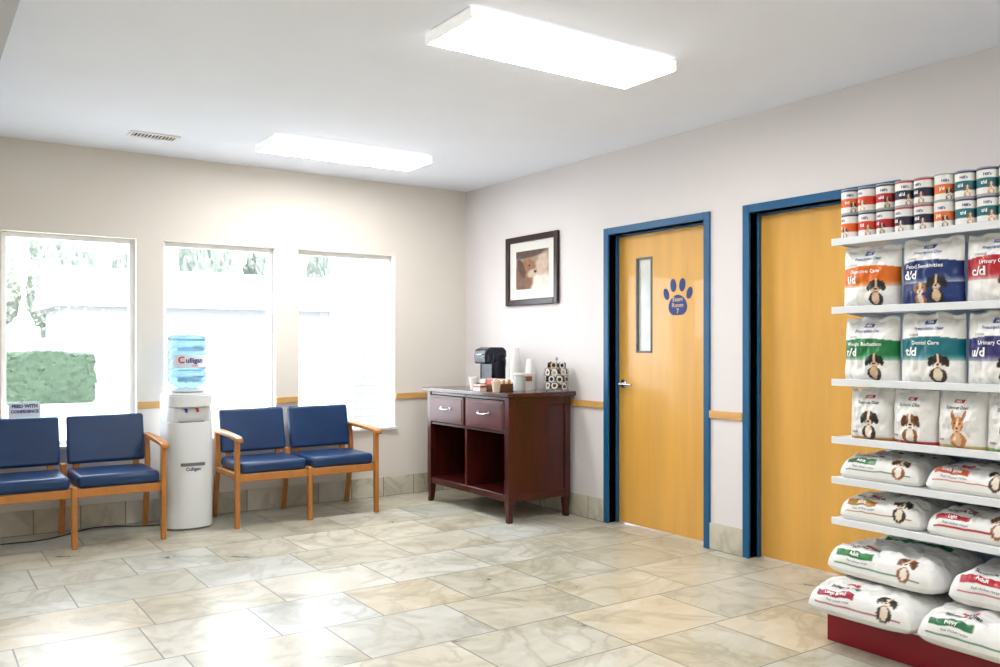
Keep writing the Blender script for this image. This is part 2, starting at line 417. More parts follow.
# ---------------------------------------------------------------- chairs
def chair(name,left,right,label):
    W=.55; t=thing(name,(0,0,0),label,'chair','blue waiting room chairs')
    hw=.017
    B().box(.02,W-.02,-.605,-.125,.385,.468).done('seat',M_vinyl,t,bevel=.03,seg=4,label='blue vinyl seat cushion')
    b=B(); b.prism([(-.175,.50),(-.105,.825),(-.05,.822),(-.115,.49)],0,.022,W-.022); b.done('backrest',M_vinyl,t,bevel=.02,seg=4,label='blue vinyl back cushion')
    b=B(); b.box(hw,W-hw,-.607,-.58,.33,.385); b.box(hw,W-hw,-.14,-.115,.34,.385); b.box(hw,hw+.02,-.58,-.14,.345,.385); b.box(W-hw-.02,W-hw,-.58,-.14,.345,.385)
    b.box(.06,.10,-.15,-.12,.36,.56); b.box(W-.10,W-.06,-.15,-.12,.36,.56)
    b.done('seat_frame',M_chairwood,t,bevel=.004)
    sides=[]
    if left: sides.append((0,True))
    if right: sides.append((W,True))
    if left and not right: sides.append((W,False))
    for x,arm in sides:
        top=.635 if arm else .40
        b=B(); b.prism([(-.622,0),(-.585,0),(-.575,top),(-.62,top)],0,x-hw,x+hw); b.done('leg',M_chairwood,t,bevel=.006)
        zt=.655 if arm else .50
        b=B(); b.prism([(-.03,0),(-.065,0),(-.15,.38),(-.15,.5),(-.125,zt),(-.085,zt),(-.105,.5),(-.105,.38)],0,x-hw,x+hw); b.done('leg',M_chairwood,t,bevel=.005)
        B().box(x-hw*.8,x+hw*.8,-.585,-.145,.352,.392).done('side_rail',M_chairwood,t,bevel=.004)
        if arm:
            pts=[(-.66,.622),(-.655,.648),(-.62,.66),(-.45,.672),(-.25,.68),(-.075,.682),(-.07,.655),(-.25,.65),(-.45,.642),(-.60,.632),(-.64,.615)]
            b=B(); b.prism(pts,0,x-.028,x+.028); b.done('armrest',M_chairwood,t,bevel=.008,seg=3)
    return t
CA=chair('waiting_chair',True,False,'blue vinyl chair with oak arm beside the water cooler')
CB=chair('waiting_chair',False,True,'blue vinyl chair with oak arm joined to its neighbour')
CA.location=(-2.33,-.02,0); CB.location=(-1.78,-.02,0)
dup(CA,(-3.945,-.06,0),label='blue vinyl chair under the window, joined to neighbour')
dup(CB,(-3.395,-.06,0),label='blue vinyl chair with oak arm next to white cooler')

# ---------------------------------------------------------------- water cooler
wc=thing('water_cooler',(-2.60,-.30,0),'white floor standing water cooler with inverted bottle','water cooler')
cx,cy=-2.60,-.32; hw=.160
def xsec(front=.165,w=hw):
    pts=[(cx+w-.03,cy+.165),(cx-w+.03,cy+.165),(cx-w,cy+.135)]
    for k in range(17):
        a=math.pi*k/16; pts.append((cx-w*math.cos(a)*1.0, cy-.045-(front-.045)*math.sin(a)**.7))
    pts.append((cx+w,cy+.135)); return pts
b=B()
b.prism(xsec(),2,.012,.765)
b.prism([(cx-hw+.03,cy+.165),(cx-hw,cy+.135),(cx-hw,cy-.045),(cx-.146,cy-.10),(cx-.125,cy-.132),(cx-.10,cy-.12),(cx-.09,cy-.11),(cx+.09,cy-.11),(cx+.10,cy-.12),(cx+.125,cy-.132),(cx+.146,cy-.10),(cx+hw,cy-.045),(cx+hw,cy+.135),(cx+hw-.03,cy+.165)],2,.765,.875)
b.prism(xsec(),2,.875,.955)
def sc(pts,k): return [(cx+(x-cx)*k,cy+(y-cy)*k) for x,y in pts]
b.prism(sc(xsec(),.97),2,.955,.968); b.prism(sc(xsec(),.90),2,.968,.976)
b.done('body',M_cooler,wc,bevel=.003,seg=2,ang=50)
b=B(); b.prism([(cx-.085,cy-.14),(cx-.06,cy-.156),(cx+.06,cy-.156),(cx+.085,cy-.14),(cx+.085,cy-.112),(cx-.085,cy-.112)],2,.7655,.770); b.done('drip_tray',M_grey,wc,label='grey drip tray')
M_tapb=pmat('blue_tap',(40,80,180),.3); M_tapr=pmat('red_tap',(190,30,30),.3)
for sx,mm in ((-.04,M_tapb),(.04,M_tapr)):
    b=B(); b.tube((cx+sx,cy-.11,.855),(cx+sx,cy-.135,.855),.009); b.tube((cx+sx,cy-.132,.86),(cx+sx,cy-.132,.835),.008)
    b.done('tap',mm,wc,bevel=.001)
b=B(); b.prism([(cx-.085,cy-.154),(cx+.085,cy-.154),(cx+.065,cy-.1665),(cx-.065,cy-.1665)],2,.455,.478)
b.done('badge',M_grey,wc,label='dark grey badge strip on cooler front')
b=B(); vs,fs=text2d('Culligan',.03); V=[b.bm.verts.new((cx+x*.032,cy-.1668,.433+y*.032)) for x,y in vs]
for f in fs: b._f([V[q] for q in f])
b.done('logo_lettering',pmat('badge_ink',(24,40,80),.5),wc,smooth=False,label='dark blue script lettering')
b=B(); b.lathe([(.10,.975),(.13,.985),(.13,1.0),(.09,1.005)],(cx,cy,0)); b.done('collar',M_cooler,wc,ang=50)
M_bot=pmat('water_bottle_plastic',(140,180,208),.08,var=.04,trans=.5,ior=1.25)
pr=[(.03,.99),(.05,1.0),(.115,1.03),(.133,1.06)]
z=1.07
for k in range(4): pr+=[(.136,z),(.136,z+.05),(.127,z+.058),(.127,z+.064),(.136,z+.072)]; z+=.072
pr+=[(.132,1.375),(.11,1.392),(.05,1.385),(.01,1.383)]
b=B(); b.lathe(pr,(cx,cy,0),40); b.done('bottle',M_bot,wc,ang=50,label='clear blue tinted water bottle')
pl=P(); R=.1375
def bl(x,z): a=x/R; return (R*math.sin(a),-R*math.cos(a),z)
pl.grid(40,8,lambda u,w: bl((u-.5)*.28,-.045+w*.09),lambda u,w: lin((222,230,238)))
RR=.1390
def bl2(x,z): a=x/RR; return (RR*math.sin(a),-RR*math.cos(a),z)
pl.text('C',-.075,.008,.066,bl2,(206,30,44),.03); pl.text('ulligan',.018,.006,.050,bl2,(20,40,120),.03); pl.text('water',0.02,-.030,.022,bl2,(206,30,44),.02)
o=pl.done('bottle_label',M_printm,wc,label='white bottle label with red and blue lettering'); o.location=Vector((cx,cy,1.20))-wc.location

# ---------------------------------------------------------------- cabinet
cb=thing('console_cabinet',(-.34,-1.0,0),'dark mahogany two drawer console cabinet with open shelves','cabinet')
x0,x1,y0,y1=-.640,-.055,-1.60,-.40
for (px,py_,sx,sy) in ((x0,y0,-1,-1),(x0,y1,-1,1),(x1,y0,0,-1),(x1,y1,0,1)):
    b=B(); w=.055
    ax0=px if px==x0 else px-w; ay0=py_ if py_==y0 else py_-w
    b.box(ax0,ax0+w,ay0,ay0+w,.155,.928)
    top=[(ax0,ay0),(ax0+w,ay0),(ax0+w,ay0+w),(ax0,ay0+w)]
    cxm=ax0+w/2; cym=ay0+w/2
    prev=None
    for z,sc_,of in [(.155,1,0),(.10,.9,0),(.05,.74,0),(.0,.70,.006)]:
        r=[b.bm.verts.new((cxm+(tx-cxm)*sc_+sx*of,cym+(ty-cym)*sc_+sy*of,z)) for tx,ty in top]
        if prev:
            for k in range(4): b._f([prev[k],prev[(k+1)%4],r[(k+1)%4],r[k]])
        prev=r
    b._f(prev)
    b.done('leg',M_maho,cb,bevel=.003)
b=B(); w=.055
b.box(x0+w,x1-w,y0+.012,y0+.03,.155,.928); b.box(x0+w,x1-w,y1-.03,y1-.012,.155,.928)
b.box(x0+w,x1-w,y0+.004,y0+.012,.155,.215); b.box(x0+w,x1-w,y0+.004,y0+.012,.868,.928)
b.box(x1-.03,x1-.012,y0+.03,y1-.03,.155,.928)
b.box(x0+.01,x1-.03,y0+.03,y1-.03,.185,.207)
b.box(x0+.008,x0+.03,y0+w,y1-w,.155,.205)
b.box(x0+.01,x1-.03,y0+.03,y1-.03,.655,.675)
ym=(y0+y1)/2
b.box(x0+.008,x1-.03,ym-.016,ym+.016,.205,.928)
b.box(x0+.008,x0+.03,y0+w,y1-w,.905,.928)
b.done('body',M_maho,cb,bevel=.002)
B().box(x0-.03,x1+.03,y0-.035,y1+.035,.928,.962).done('cabinet_top',M_mahotop,cb,bevel=.007,seg=3)
for a,c in ((y0+w+.004,ym-.020),(ym+.020,y1-w-.004)):
    b=B(); b.box(x0-.004,x0+.016,a,c,.681,.901); 
    b.box(x0-.009,x0-.004,a+.02,c-.02,.70,.882)
    dr=b.done('drawer',M_drawer,cb,bevel=.004)
    m=(a+c)/2
    b=B(); b.path([(x0-.009,m-.07,.80),(x0-.03,m-.06,.797),(x0-.034,m-.03,.792),(x0-.034,m+.03,.792),(x0-.03,m+.06,.797),(x0-.009,m+.07,.80)],.0055,10)
    b.tube((x0-.0085,m-.07,.80),(x0-.014,m-.07,.80),.013); b.tube((x0-.0085,m+.07,.80),(x0-.014,m+.07,.80),.013)
    b.done('drawer_handle',M_steel,dr,label='curved steel drawer pull')

TZ=.962
X,Y=-.26,-.79
cm=thing('coffee_maker',(X,Y,TZ),'black and navy single cup coffee maker on cabinet','coffee maker')
b=B(); b.prism([(X-.10,Y-.085),(X-.112,Y-.06),(X-.112,Y+.06),(X-.10,Y+.085),(X+.11,Y+.09),(X+.11,Y-.09)],2,TZ,TZ+.035); b.done('base',M_black,cm,bevel=.008,seg=3)
b=B(); b.box(X-.035,X+.11,Y-.09,Y+.09,TZ+.035,TZ+.25); b.done('rear_tower',M_navyp,cm,bevel=.02,seg=4)
b=B(); b.prism([(X-.10,TZ+.20),(X-.108,TZ+.26),(X-.095,TZ+.32),(X-.04,TZ+.338),(X+.08,TZ+.338),(X+.11,TZ+.31),(X+.11,TZ+.25),(X-.02,TZ+.20)],1,Y-.09,Y+.09); b.done('brew_head',M_navyp,cm,bevel=.015,seg=4)
b=B(); b.path([(X-.103,Y-.07,TZ+.285),(X-.115,Y-.045,TZ+.28),(X-.118,Y,TZ+.278),(X-.115,Y+.045,TZ+.28),(X-.103,Y+.07,TZ+.285)],.004); b.done('lift_handle',M_steel,cm)
b=B(); b.box(X-.10,X-.045,Y-.06,Y+.06,TZ+.035,TZ+.043); b.done('drip_tray',M_grey,cm,bevel=.003)
b=B(); b.box(X-.02,X+.10,Y+.093,Y+.130,TZ,TZ+.28); b.done('water_tank',pmat('smoked_tank',(40,52,84),.1,trans=.3),cm,bevel=.012,seg=3)

def cup(loc,label):
    t=B(); pr=[(.0475,0),(.0475,.005),(.044,.006),(.0305,.114),(.030,.116),(.001,.116)]
    inner=[(.001,.113),(.0275,.113),(.041,.004),(.0445,0)]
    prof=pr+inner
    rings=[]; seg=24
    for r,z in prof: rings.append([t.bm.verts.new((r*math.cos(2*math.pi*i/seg),r*math.sin(2*math.pi*i/seg),z)) for i in range(seg)])
    for a,c in zip(rings,rings[1:]+rings[:1]):
        for i in range(seg): t._f([a[i],a[(i+1)%seg],c[(i+1)%seg],c[i]])
    o=t.done('foam_cup',M_paper,label=label,cat='cup',group='stacked foam cups',ang=40); o.location=loc; return o
c0=cup((-.20,-1.07,TZ),'white foam cup stacked on cabinet beside coffee maker')
for k in range(1,13): dup(c0,(-.20,-1.07,TZ+k*.018))
for k in range(0,10): dup(c0,(-.17,-.965,TZ+k*.018))
for k in range(0,8): dup(c0,(-.13,-1.18,TZ+k*.018))
cd=thing('condiment_caddy',(-.42,-1.16,TZ),'brown wooden caddy for coffee condiments','tray')
a0,a1,c0_,c1_=-.54,-.36,-1.32,-1.02
b=B(); b.box(a0,a1,c0_,c1_,TZ,TZ+.008); b.box(a0,a0+.008,c0_,c1_,TZ+.008,TZ+.055); b.box(a1-.008,a1,c0_,c1_,TZ+.008,TZ+.075)
for yy in (c0_,c0_+.10,c0_+.20,c1_-.008): b.box(a0+.008,a1-.008,yy,yy+.008,TZ+.008,TZ+.055)
b.done('caddy_body',M_brownbox,cd,bevel=.002)
cols=[(232,230,222),(190,114,56),(232,206,114),(232,230,222),(190,50,44),(222,218,206)]
for comp in range(3):
    mm=pmat('sachet_paper_%d'%comp,cols[comp*2 if comp!=1 else 3],.5); m2=pmat('sachet_edge_%d'%comp,cols[comp*2+1 if comp!=1 else 4],.5)
    for k in range(6):
        xx=a0+.012+k*.025; yy=c0_+.012+comp*.10
        b=B(); b.prism([(xx,TZ+.009),(xx+.008,TZ+.009),(xx+.016,TZ+.085),(xx+.013,TZ+.088)],1,yy+.004,yy+.078)
        b.done('condiment_sachet',mm if k%2 else m2,label='small paper condiment sachet in wooden caddy',cat='sachet',group='condiment sachets in caddy',smooth=False,loc=(xx,yy,TZ+.009))
b=B(); b.lathe([(.026,0),(.038,.095),(.041,.097),(.041,.102),(.037,.103),(.036,.1)],(-.54,-.97,TZ),24); b.done('paper_cup',M_paper,label='white paper cup near the coffee maker',cat='cup',loc=(-.54,-.97,TZ),ang=40)
b=B(); b.lathe([(.026,0),(.036,.075),(.039,.077),(.039,.082),(.035,.083),(.034,.08)],(-.60,-1.38,TZ),24); b.done('paper_cup',pmat('cup_cream',(220,208,186),.5),label='small cream paper cup at cabinet edge',cat='cup',loc=(-.60,-1.38,TZ),ang=40)
jr=thing('creamer_jar',(-.42,-1.43,TZ),'clear glass jar with white creamer cups','jar')
b=B(); b.lathe([(.042,0),(.048,.006),(.048,.10),(.04,.115),(.04,.122),(.042,.124)],(-.42,-1.43,TZ),28); b.done('jar_body',pmat('jar_glass',(225,230,230),.1,var=.04,trans=.5),jr,ang=40)
b=B(); b.lathe([(.044,.124),(.046,.128),(.044,.14),(.02,.143)],(-.42,-1.43,TZ),28); b.done('jar_lid',M_paper,jr,ang=40)
for (bx,by,bw_,bd_,bh_,cc,lb) in ((-.27,-1.29,.08,.09,.13,(160,94,56),'small white and tan tea carton'),(-.585,-1.13,.06,.10,.045,(190,54,46),'low white and red sugar box')):
    b=B(); b.box(bx-bw_/2,bx+bw_/2,by-bd_/2,by+bd_/2,TZ,TZ+bh_); b.m=1; b.box(bx-bw_/2-.001,bx+bw_/2+.001,by-bd_/2-.001,by+bd_/2+.001,TZ+bh_*.55,TZ+bh_*.85)
    b.done('supply_carton',[pmat('carton_white',(228,224,214),.5),pmat('carton_band',cc,.5)],label=lb,cat='box',bevel=.001,loc=(bx,by,TZ))
X,Y=-.125,-1.515
ca=thing('pod_carousel',(X,Y,TZ),'chrome wire carousel holding coffee pods','rack')
RC=.098
b=B(); b.lathe([(RC,0),(RC,.008),(.02,.012),(.01,.014)],(X,Y,TZ),32); b.tube((X,Y,TZ),(X,Y,TZ+.245),.005); b.lathe([(.003,.238),(.012,.244),(.012,.254),(.003,.262)],(X,Y,TZ),16)
for t_ in range(4):
    zz=TZ+.012+t_*.054
    pts=[(X+.094*math.cos(2*math.pi*q/28),Y+.094*math.sin(2*math.pi*q/28),zz) for q in range(29)]; b.path(pts,.0014,6)
    for k in range(4):
        a=math.pi*k/2+t_*.4; b.path([(X,Y,zz),(X+.094*math.cos(a),Y+.094*math.sin(a),zz)],.0014,6)
b.done('wire_frame',M_steel,ca,ang=40)
foils=[pmat('pod_foil_%d'%i,c,.35,var=.1,scale=60) for i,c in enumerate(((222,220,214),(96,52,30),(34,24,22),(190,170,140)))]
for t_ in range(4):
    NP=8 if t_<3 else 6
    for k in range(NP):
        a=2*math.pi*(k+random.uniform(-.12,.12)+(t_%2)*.5)/NP; zz=TZ+.016+t_*.054; dx,dy=math.cos(a),math.sin(a)
        rr_=.052 if t_<3 else .034
        p0=Vector((X+dx*rr_,Y+dy*rr_,zz+.020)); ax=Vector((dx,dy,random.uniform(-.05,.25))).normalized()
        b=B(); b.m=0; b.tube(p0,p0+ax*.036,.016,.0215,18); b.m=1; b.tube(p0+ax*.036,p0+ax*.039,.0248,.0248,18); b.m=2; b.tube(p0+ax*.039,p0+ax*.0396,.015,.015,18)
        f=random.randrange(4)
        b.done('coffee_pod',[foils[2] if f%2 else foils[1],foils[0] if f!=0 else foils[3],foils[(f+1)%3+1 if f!=0 else 2]],label='single serve coffee pod in chrome carousel',cat='coffee pod',group='coffee pods in the carousel',loc=tuple(p0),ang=50)

pl=P()
pl.grid(20,30,lambda u,w:(-.10+u*.20,0,w*.31),lambda u,w: lin((228,235,242)) if (w>.64) else (lin((230,236,244)) if (u<.04 or u>.96 or w<.03) else lin((60,100,172))))
pl.text('FEED WITH',0,.287,.031,lambda x,z:(x,-.002,z),(16,50,130),.05); pl.text('CONFIDENCE',0,.250,.027,lambda x,z:(x,-.002,z),(16,50,130),.05)
pl.done('placard',M_printm,loc=(-3.61,-.005,.606),label='blue and white placard standing on window sill',cat='sign',smooth=False)
b=B(); pts=[]
for k in range(60):
    u=k/59; pts.append((-4.3+u*1.55,-.20-.12*math.sin(u*6)-.05*math.sin(u*15),.006))
b.path(pts,.005,6); b.done('power_cord',pmat('cord_rubber',(60,56,52),.5),label='thin dark power cord lying along the baseboard',cat='cable',loc=(-3.5,-.16,0))

# ---------------------------------------------------------------- gondola shelving
GY0,GY1=-5.66,-4.44
gd=thing('display_shelving',(-.65,-5.05,0),'white metal retail shelving unit with red base','shelf unit')
B().box(-.425,-.40,GY0,GY1,.02,1.80).done('back_panel',M_back,gd,bevel=.002,label='pale blue grey back panel')
B().box(-.90,-.40,GY0+.005,GY1-.005,0,.142).done('kick_base',M_red,gd,bevel=.004,label='red base plinth')
B().box(-.925,-.425,GY0,GY1,.142,.162).done('base_deck',M_shelf,gd,bevel=.003)
for yy in (GY0,GY1-.03): B().box(-.40,-.37,yy,yy+.03,0,1.82).done('upright',M_shelf,gd,bevel=.002)
SZ=[1.787,1.482,1.16,.902,.722,.540]
for z in SZ:
    b=B(); b.box(-.850,-.425,GY0,GY1,z-.018,z); b.box(-.862,-.850,GY0,GY1,z-.028,z+.003)
    b.prism([(-.83,z-.018),(-.425,z-.018),(-.425,z-.06)],1,GY1-.006,GY1-.002)
    b.done('shelf',M_shelf,gd,bevel=.002)

WHT=(228,227,224)
def canmesh(c1,c2,dg,code):
    p=P(); R,Hc=.0405,.109; n=56
    def cf(u,w):
        x=(u-.5)*2*math.pi*R; z=w*Hc
        if w<.04 or w>.96: return lin((150,152,156))
        if w>.88: return lin(c2)
        d=dog((x-.014)/.014,(z-.034)/.018,*dg)
        if d: return lin(d)
        if .28<w<.60: return lin(c1)
        return lin(WHT)
    def pf(u,w):
        a=(u-.5)*2*math.pi; rr=R*(1 if .03<w<.97 else 1.015)
        return (rr*math.sin(a),-rr*math.cos(a),w*Hc)
    p.grid(n,32,pf,cf)
    for zz in (0,Hc-.003):
        bidx=len(p.v); p.v.append((0,0,zz)); p.c.append(lin((164,164,168)))
        for k in range(n): a=2*math.pi*k/n; p.v.append((R*math.sin(a),-R*math.cos(a),zz)); p.c.append(lin((164,164,168)))
        for k in range(n): p.f.append((bidx,bidx+1+k,bidx+1+(k+1)%n))
    mp=lambda x,z:((R+.0008)*math.sin(x/R),-(R+.0008)*math.cos(x/R),z)
    p.text(code,-.012,.049,.019,mp,(245,245,245),.03)
    p.text("Hill's",0,.080,.015,mp,(24,50,120),.03)
    return p
DG=[((60,40,30),(225,210,190),(30,20,18)),((180,122,66),(230,215,195),(120,74,36)),((30,28,30),(210,180,150),(18,16,18)),((140,84,46),(228,220,208),(92,50,28))]
OR=(216,92,24)
specs=[(OR,(24,48,100),DG[0],'i/d','orange'),((208,58,24),(24,48,100),DG[1],'i/d','dark orange'),((172,20,32),(30,30,40),DG[2],'c/d','red'),
 ((24,28,60),(172,20,32),DG[3],'d/d','navy'),((216,106,36),(228,226,222),DG[0],'j/d','pale orange'),((14,100,112),(24,48,100),DG[1],'t/d','teal'),((28,56,128),(228,226,222),DG[2],'u/d','blue'),((30,108,68),(24,32,72),DG[3],'r/d','green')]
order=[0,1,2,3,3,4,5,5,7,6]
masters={}
for ci,si in enumerate(order):
    y=-4.50-ci*.0850
    for row in range(2):
        for dep in range(2):
            loc=(-.803+dep*.084+random.uniform(-.003,.0),y+random.uniform(-.0015,.0015),SZ[0]+.0005+row*.1093)
            rz=-math.pi/2+random.uniform(-.5,.5)
            if si not in masters:
                sp=specs[si]; p=canmesh(sp[0],sp[1],sp[2],sp[3])
                o=p.done('food_can',M_printm,loc=loc,label='white pet food can with %s label on top shelf'%sp[4],cat='can',group='pet food cans on the top shelf')
                o.rotation_euler[2]=rz; masters[si]=o
            else: dup(masters[si],loc,rz)

def standing_bag(w,h,d,cf,texts,seed):
    p=P()
    def prof(t):
        if t<.12: return .70+.30*math.sin(math.pi/2*t/.12)
        if t<.5: return 1
        q=min(1,(t-.5)/.44); return max(.03,(1-q*q)**.8)
    def surf(s,t,side):
        e=max(0,1-abs(s)**2.6)**.6
        hd=d/2*prof(t)*e
        wr=.012*noise.noise(Vector((s*2.2+seed,t*3.5,side*3)))+.008*noise.noise(Vector((s*6+seed,t*8,side*5)))
        hw=w/2*(1-.04*math.sin(math.pi*min(1,t))-.05*max(0,t-.85)/.15+.016*noise.noise(Vector((seed,t*5,s))))
        zz=h*t+ (.014*noise.noise(Vector((s*2+seed,7,1))) if t>.9 else 0)
        return Vector((s*hw,-side*(hd+wr*e)+(.012*noise.noise(Vector((s*3+seed,2,2))) if t>.93 else 0) ,zz))
    def sfun(u): return math.sin((u-.5)*math.pi)*.5+(u-.5)
    p.grid(80,80,lambda u,v:surf(sfun(u),v,1),lambda u,v:cf(sfun(u),v,w,h))
    p.grid(16,16,lambda u,v:surf(sfun(u),v,-1),lambda u,v:lin(WHT),flip=True)
    p.grid(16,1,lambda u,v:(surf(sfun(u),0,1)*(1-v)+surf(sfun(u),0,-1)*v),lambda u,v:lin(WHT),flip=True)
    def mp(x,z):
        q=surf(x/(w/2*.975),z/h,1); return (x,q.y-.0030,z)
    for (t,cx,cz,sz,col,bd) in texts: p.text(t,cx,cz,sz,mp,col,bd)
    return p
def rx(c,code,cat,dg,dual=False,low=None):
    def cf(s,t,w,h):
        x=s*w/2; z=t*h
        if z>.975*h: return lin((200,203,208))
        for (dx,dz,sc,g) in ([(.048,.082,.042,dg)] + ([(-.020,.060,.034,DG[1])] if dual else [])):
            q=dog((x-dx)/sc,(z-dz)/sc,*g)
            if q: return lin(q)
        top=.62*h+.014*math.sin((x/w+.5)*3)
        if .32*h<z<top: 
            f=min(1,max(0,(z-.32*h)/(.09*h)))
            k=.30+.70*f
            return lin(tuple(int(q*k+WHT[i]*(1-k)) for i,q in enumerate(c)))
        if z<=.32*h and low: return lin(low)
        if .845*h<z<.905*h and abs(x)<.022: return lin((30,70,150))
        return lin(WHT)
    tx=[("Hill's",0,.875,.014,(245,245,245),.02),('Prescription Diet',0,.785,.017,(50,70,140),.02),('CANINE',-.06,.69,.012,(90,90,100),.01),
        (cat,-.006,.575,.0225,(248,248,248),.012),(code,-.066,.44,.048,(248,248,248),.03)]
    return cf,tx
def mk(spec,w,h,d,yc,z,label,seed,x=-.785,rz=0):
    cf,tx=spec
    p=standing_bag(w,h,d,cf,[(t,cx,cz*h,sz,c,bd) for (t,cx,cz,sz,c,bd) in tx],seed)
    o=p.done('pet_food_bag',M_print,loc=(x,yc,z+.001),label=label,cat='pet food bag',group='upright pet food bags on shelves')
    o.rotation_euler[2]=-math.pi/2+rz; return o
mk(rx((218,106,20),'i/d','Digestive Care',DG[2]),.268,.264,.13,-4.595,SZ[1],'upright white pet food bag with orange panel and dog',1,rz=.05)
mk(rx((16,44,104),'d/d','Food Sensitivities',DG[2],True,(16,44,104)),.270,.270,.13,-4.868,SZ[1],'upright white pet food bag with navy panel and dogs',2,rz=-.05)
mk(rx((174,20,34),'c/d','Urinary Care',DG[3]),.270,.268,.13,-5.143,SZ[1],'upright white pet food bag with red panel and dog',3,rz=.03)
mk(rx((22,116,60),'r/d','Weight Reduction',DG[2]),.268,.272,.13,-4.595,SZ[2],'upright white pet food bag with green panel and dog',4,rz=-.03)
mk(rx((12,106,118),'t/d','Dental Care',DG[0]),.270,.282,.13,-4.868,SZ[2],'upright white pet food bag with teal panel and dog',5,rz=.04)
mk(rx((40,36,102),'u/d','Urinary Care',DG[2]),.270,.282,.13,-5.143,SZ[2],'upright white pet food bag with purple panel and dog',6,rz=-.04)
def sd(c,dg,up=False):
    def cf(s,t,w,h):
        x=s*w/2; z=t*h
        q=dog((x-.010)/.043,(z-.090)/.046,*dg,up)
        if q: return lin(q)
        if .80*h<z<.87*h and abs(x)<.022: return lin((176,26,46))
        if z<.06*h: return lin(c)
        return lin((224,223,220))
    tx=[("Hill's",0,.835,.013,(245,245,245),.02),('Science Diet',0,.725,.018,(60,64,76),.02),('Adult',-.058,.15,.014,(150,60,50),.02)]
    return cf,tx
yy=-4.60
for i,(c,dg,up,lb) in enumerate((((200,150,84),DG[0],False,'dark beagle'),((190,56,56),DG[3],False,'brown dog'),((210,180,112),((186,122,66),(220,180,140),(160,94,46)),True,'tan chihuahua'),((140,180,112),DG[1],False,'golden dog'))):
    mk(sd(c,dg,up),.204,.222,.13,yy-i*.1965,SZ[3],'small upright white pet food bag picturing a '+lb,20+i,rz=random.uniform(-.08,.08))

def lying_bag(w,l,h,cf,texts,seed):
    p=P()
    def surf(a,bb,top):
        e=max(0,1-abs(a)**6)**.40*max(0,1-abs(bb)**7)**.40
        wr=1+.16*noise.noise(Vector((a*1.3+seed,bb*1.5,2)))
        k=.05*noise.noise(Vector((a*4+seed,bb*4,4)))+.03*noise.noise(Vector((a*9+seed,bb*8,4)))
        if top: zz=h*.16+h*.72*e*wr+h*k*e*2
        else: zz=h*.16*(1-min(1,e*1.8))
        hw=w/2*(1-.04*noise.noise(Vector((bb*2,seed,0)))-.06*bb**4)
        hl=l/2*(1-.04*noise.noise(Vector((a*2,seed,5)))-.07*a**4)
        return Vector((a*hw,bb*hl,zz))
    sf=lambda u: math.copysign(1-(1-abs(2*u-1))**1.9, 2*u-1)
    tab=[(-1,0.0)]; pv=surf(0,-1,True); s_=0
    for k in range(1,201):
        bb=-1+2*(k/200)**2.2; q=surf(0,bb,True); s_+=(q-pv).length; pv=q; tab.append((bb,s_))
    def arc(bb):
        for (b0,s0),(b1,s1) in zip(tab[:-1],tab[1:]):
            if bb<=b1: return s0+(s1-s0)*(bb-b0)/(b1-b0)
        return tab[-1][1]
    def inv(s):
        for (b0,s0),(b1,s1) in zip(tab[:-1],tab[1:]):
            if s<=s1: return b0+(b1-b0)*(s-s0)/(s1-s0)
        return 1
    ny=110; arcs={j/ny:arc(sf(j/ny)) for j in range(ny+1)}
    p.grid(100,ny,lambda u,v:surf(sf(u),sf(v),True),lambda u,v:cf(sf(u)*w/2,arcs[v],w,tab[-1][1]))
    p.grid(24,24,lambda u,v:surf(sf(u),sf(v),False),lambda u,v:lin((216,215,210)),flip=True)
    def mp(x,y):
        a=x/(w/2); bb=inv(y); q=surf(a,bb,True)
        q2=surf(a,min(1,bb+.01),True)-q; nrm=Vector((0,-q2.z,q2.y)).normalized()
        return q+nrm*.004
    for (t,cx,cz,sz,col,bd) in texts: p.text(t,cx,cz,sz,mp,col,bd)
    return p
def lyspec(c,dg,w,title,side=1,sc=1):
    def cf(x,fy,w_,tot):
        q=dog((x-side*w*.27)/(.044*sc),(fy-.094*sc)/(.044*sc),*dg)
        if q: return lin(q)
        if .062*sc<fy<.092*sc and -w*.40<x*side<-w*.02: return lin(c)
        if .024<fy<.030 and -w*.42<x*side<w*.42: return lin(c)
        if .150*sc<fy<.176*sc and abs(x+side*w*.12)<.030: return lin((176,26,46))
        if fy>tot*.60 and abs(x)<w*.3 : return lin(c) if fy<tot*.66 else lin((224,223,218))
        return lin((226,226,224))
    tx=[("Hill's",-side*w*.12,.163*sc,.017*sc,(245,245,245),.02),('Science Diet',-side*w*.14,.122*sc,.028*sc,(50,54,72),.03),(title,-side*w*.21,.077*sc,.021*sc,(240,240,240),.025),('Real chicken recipe',-side*w*.17,.046*sc,.014,(100,102,112),.01)]
    return cf,tx
def lie(w,l,h,xc,yc,z,c,dg,title,label,seed,side=1,rz=0,sc=1,group='pet food bags lying on shelves'):
    cf,tx=lyspec(c,dg,w,title,side,sc)
    o=lying_bag(w,l,h,cf,tx,seed).done('pet_food_bag',M_print,loc=(xc,yc,z),label=label,cat='pet food bag',group=group)
    o.rotation_euler[2]=-math.pi/2+rz; return o
lie(.385,.40,.120,-.652,-4.650,SZ[4]+.001,(24,104,42),DG[3],'Adult','white pet food bag with green print lying on shelf',31,1,0,.92)
lie(.385,.40,.116,-.652,-5.045,SZ[4]+.001,(184,70,24),DG[0],'Small Bites','white pet food bag with orange print lying on shelf',32,1,0,.92)
lie(.39,.40,.120,-.652,-4.652,SZ[5]+.001,(164,114,12),DG[0],'Adult','white pet food bag with yellow print lying on shelf',33,1,0,.92)
lie(.39,.40,.116,-.652,-5.052,SZ[5]+.001,(172,28,46),DG[3],'Light','white pet food bag with red print lying on shelf',34,1,0,.92)
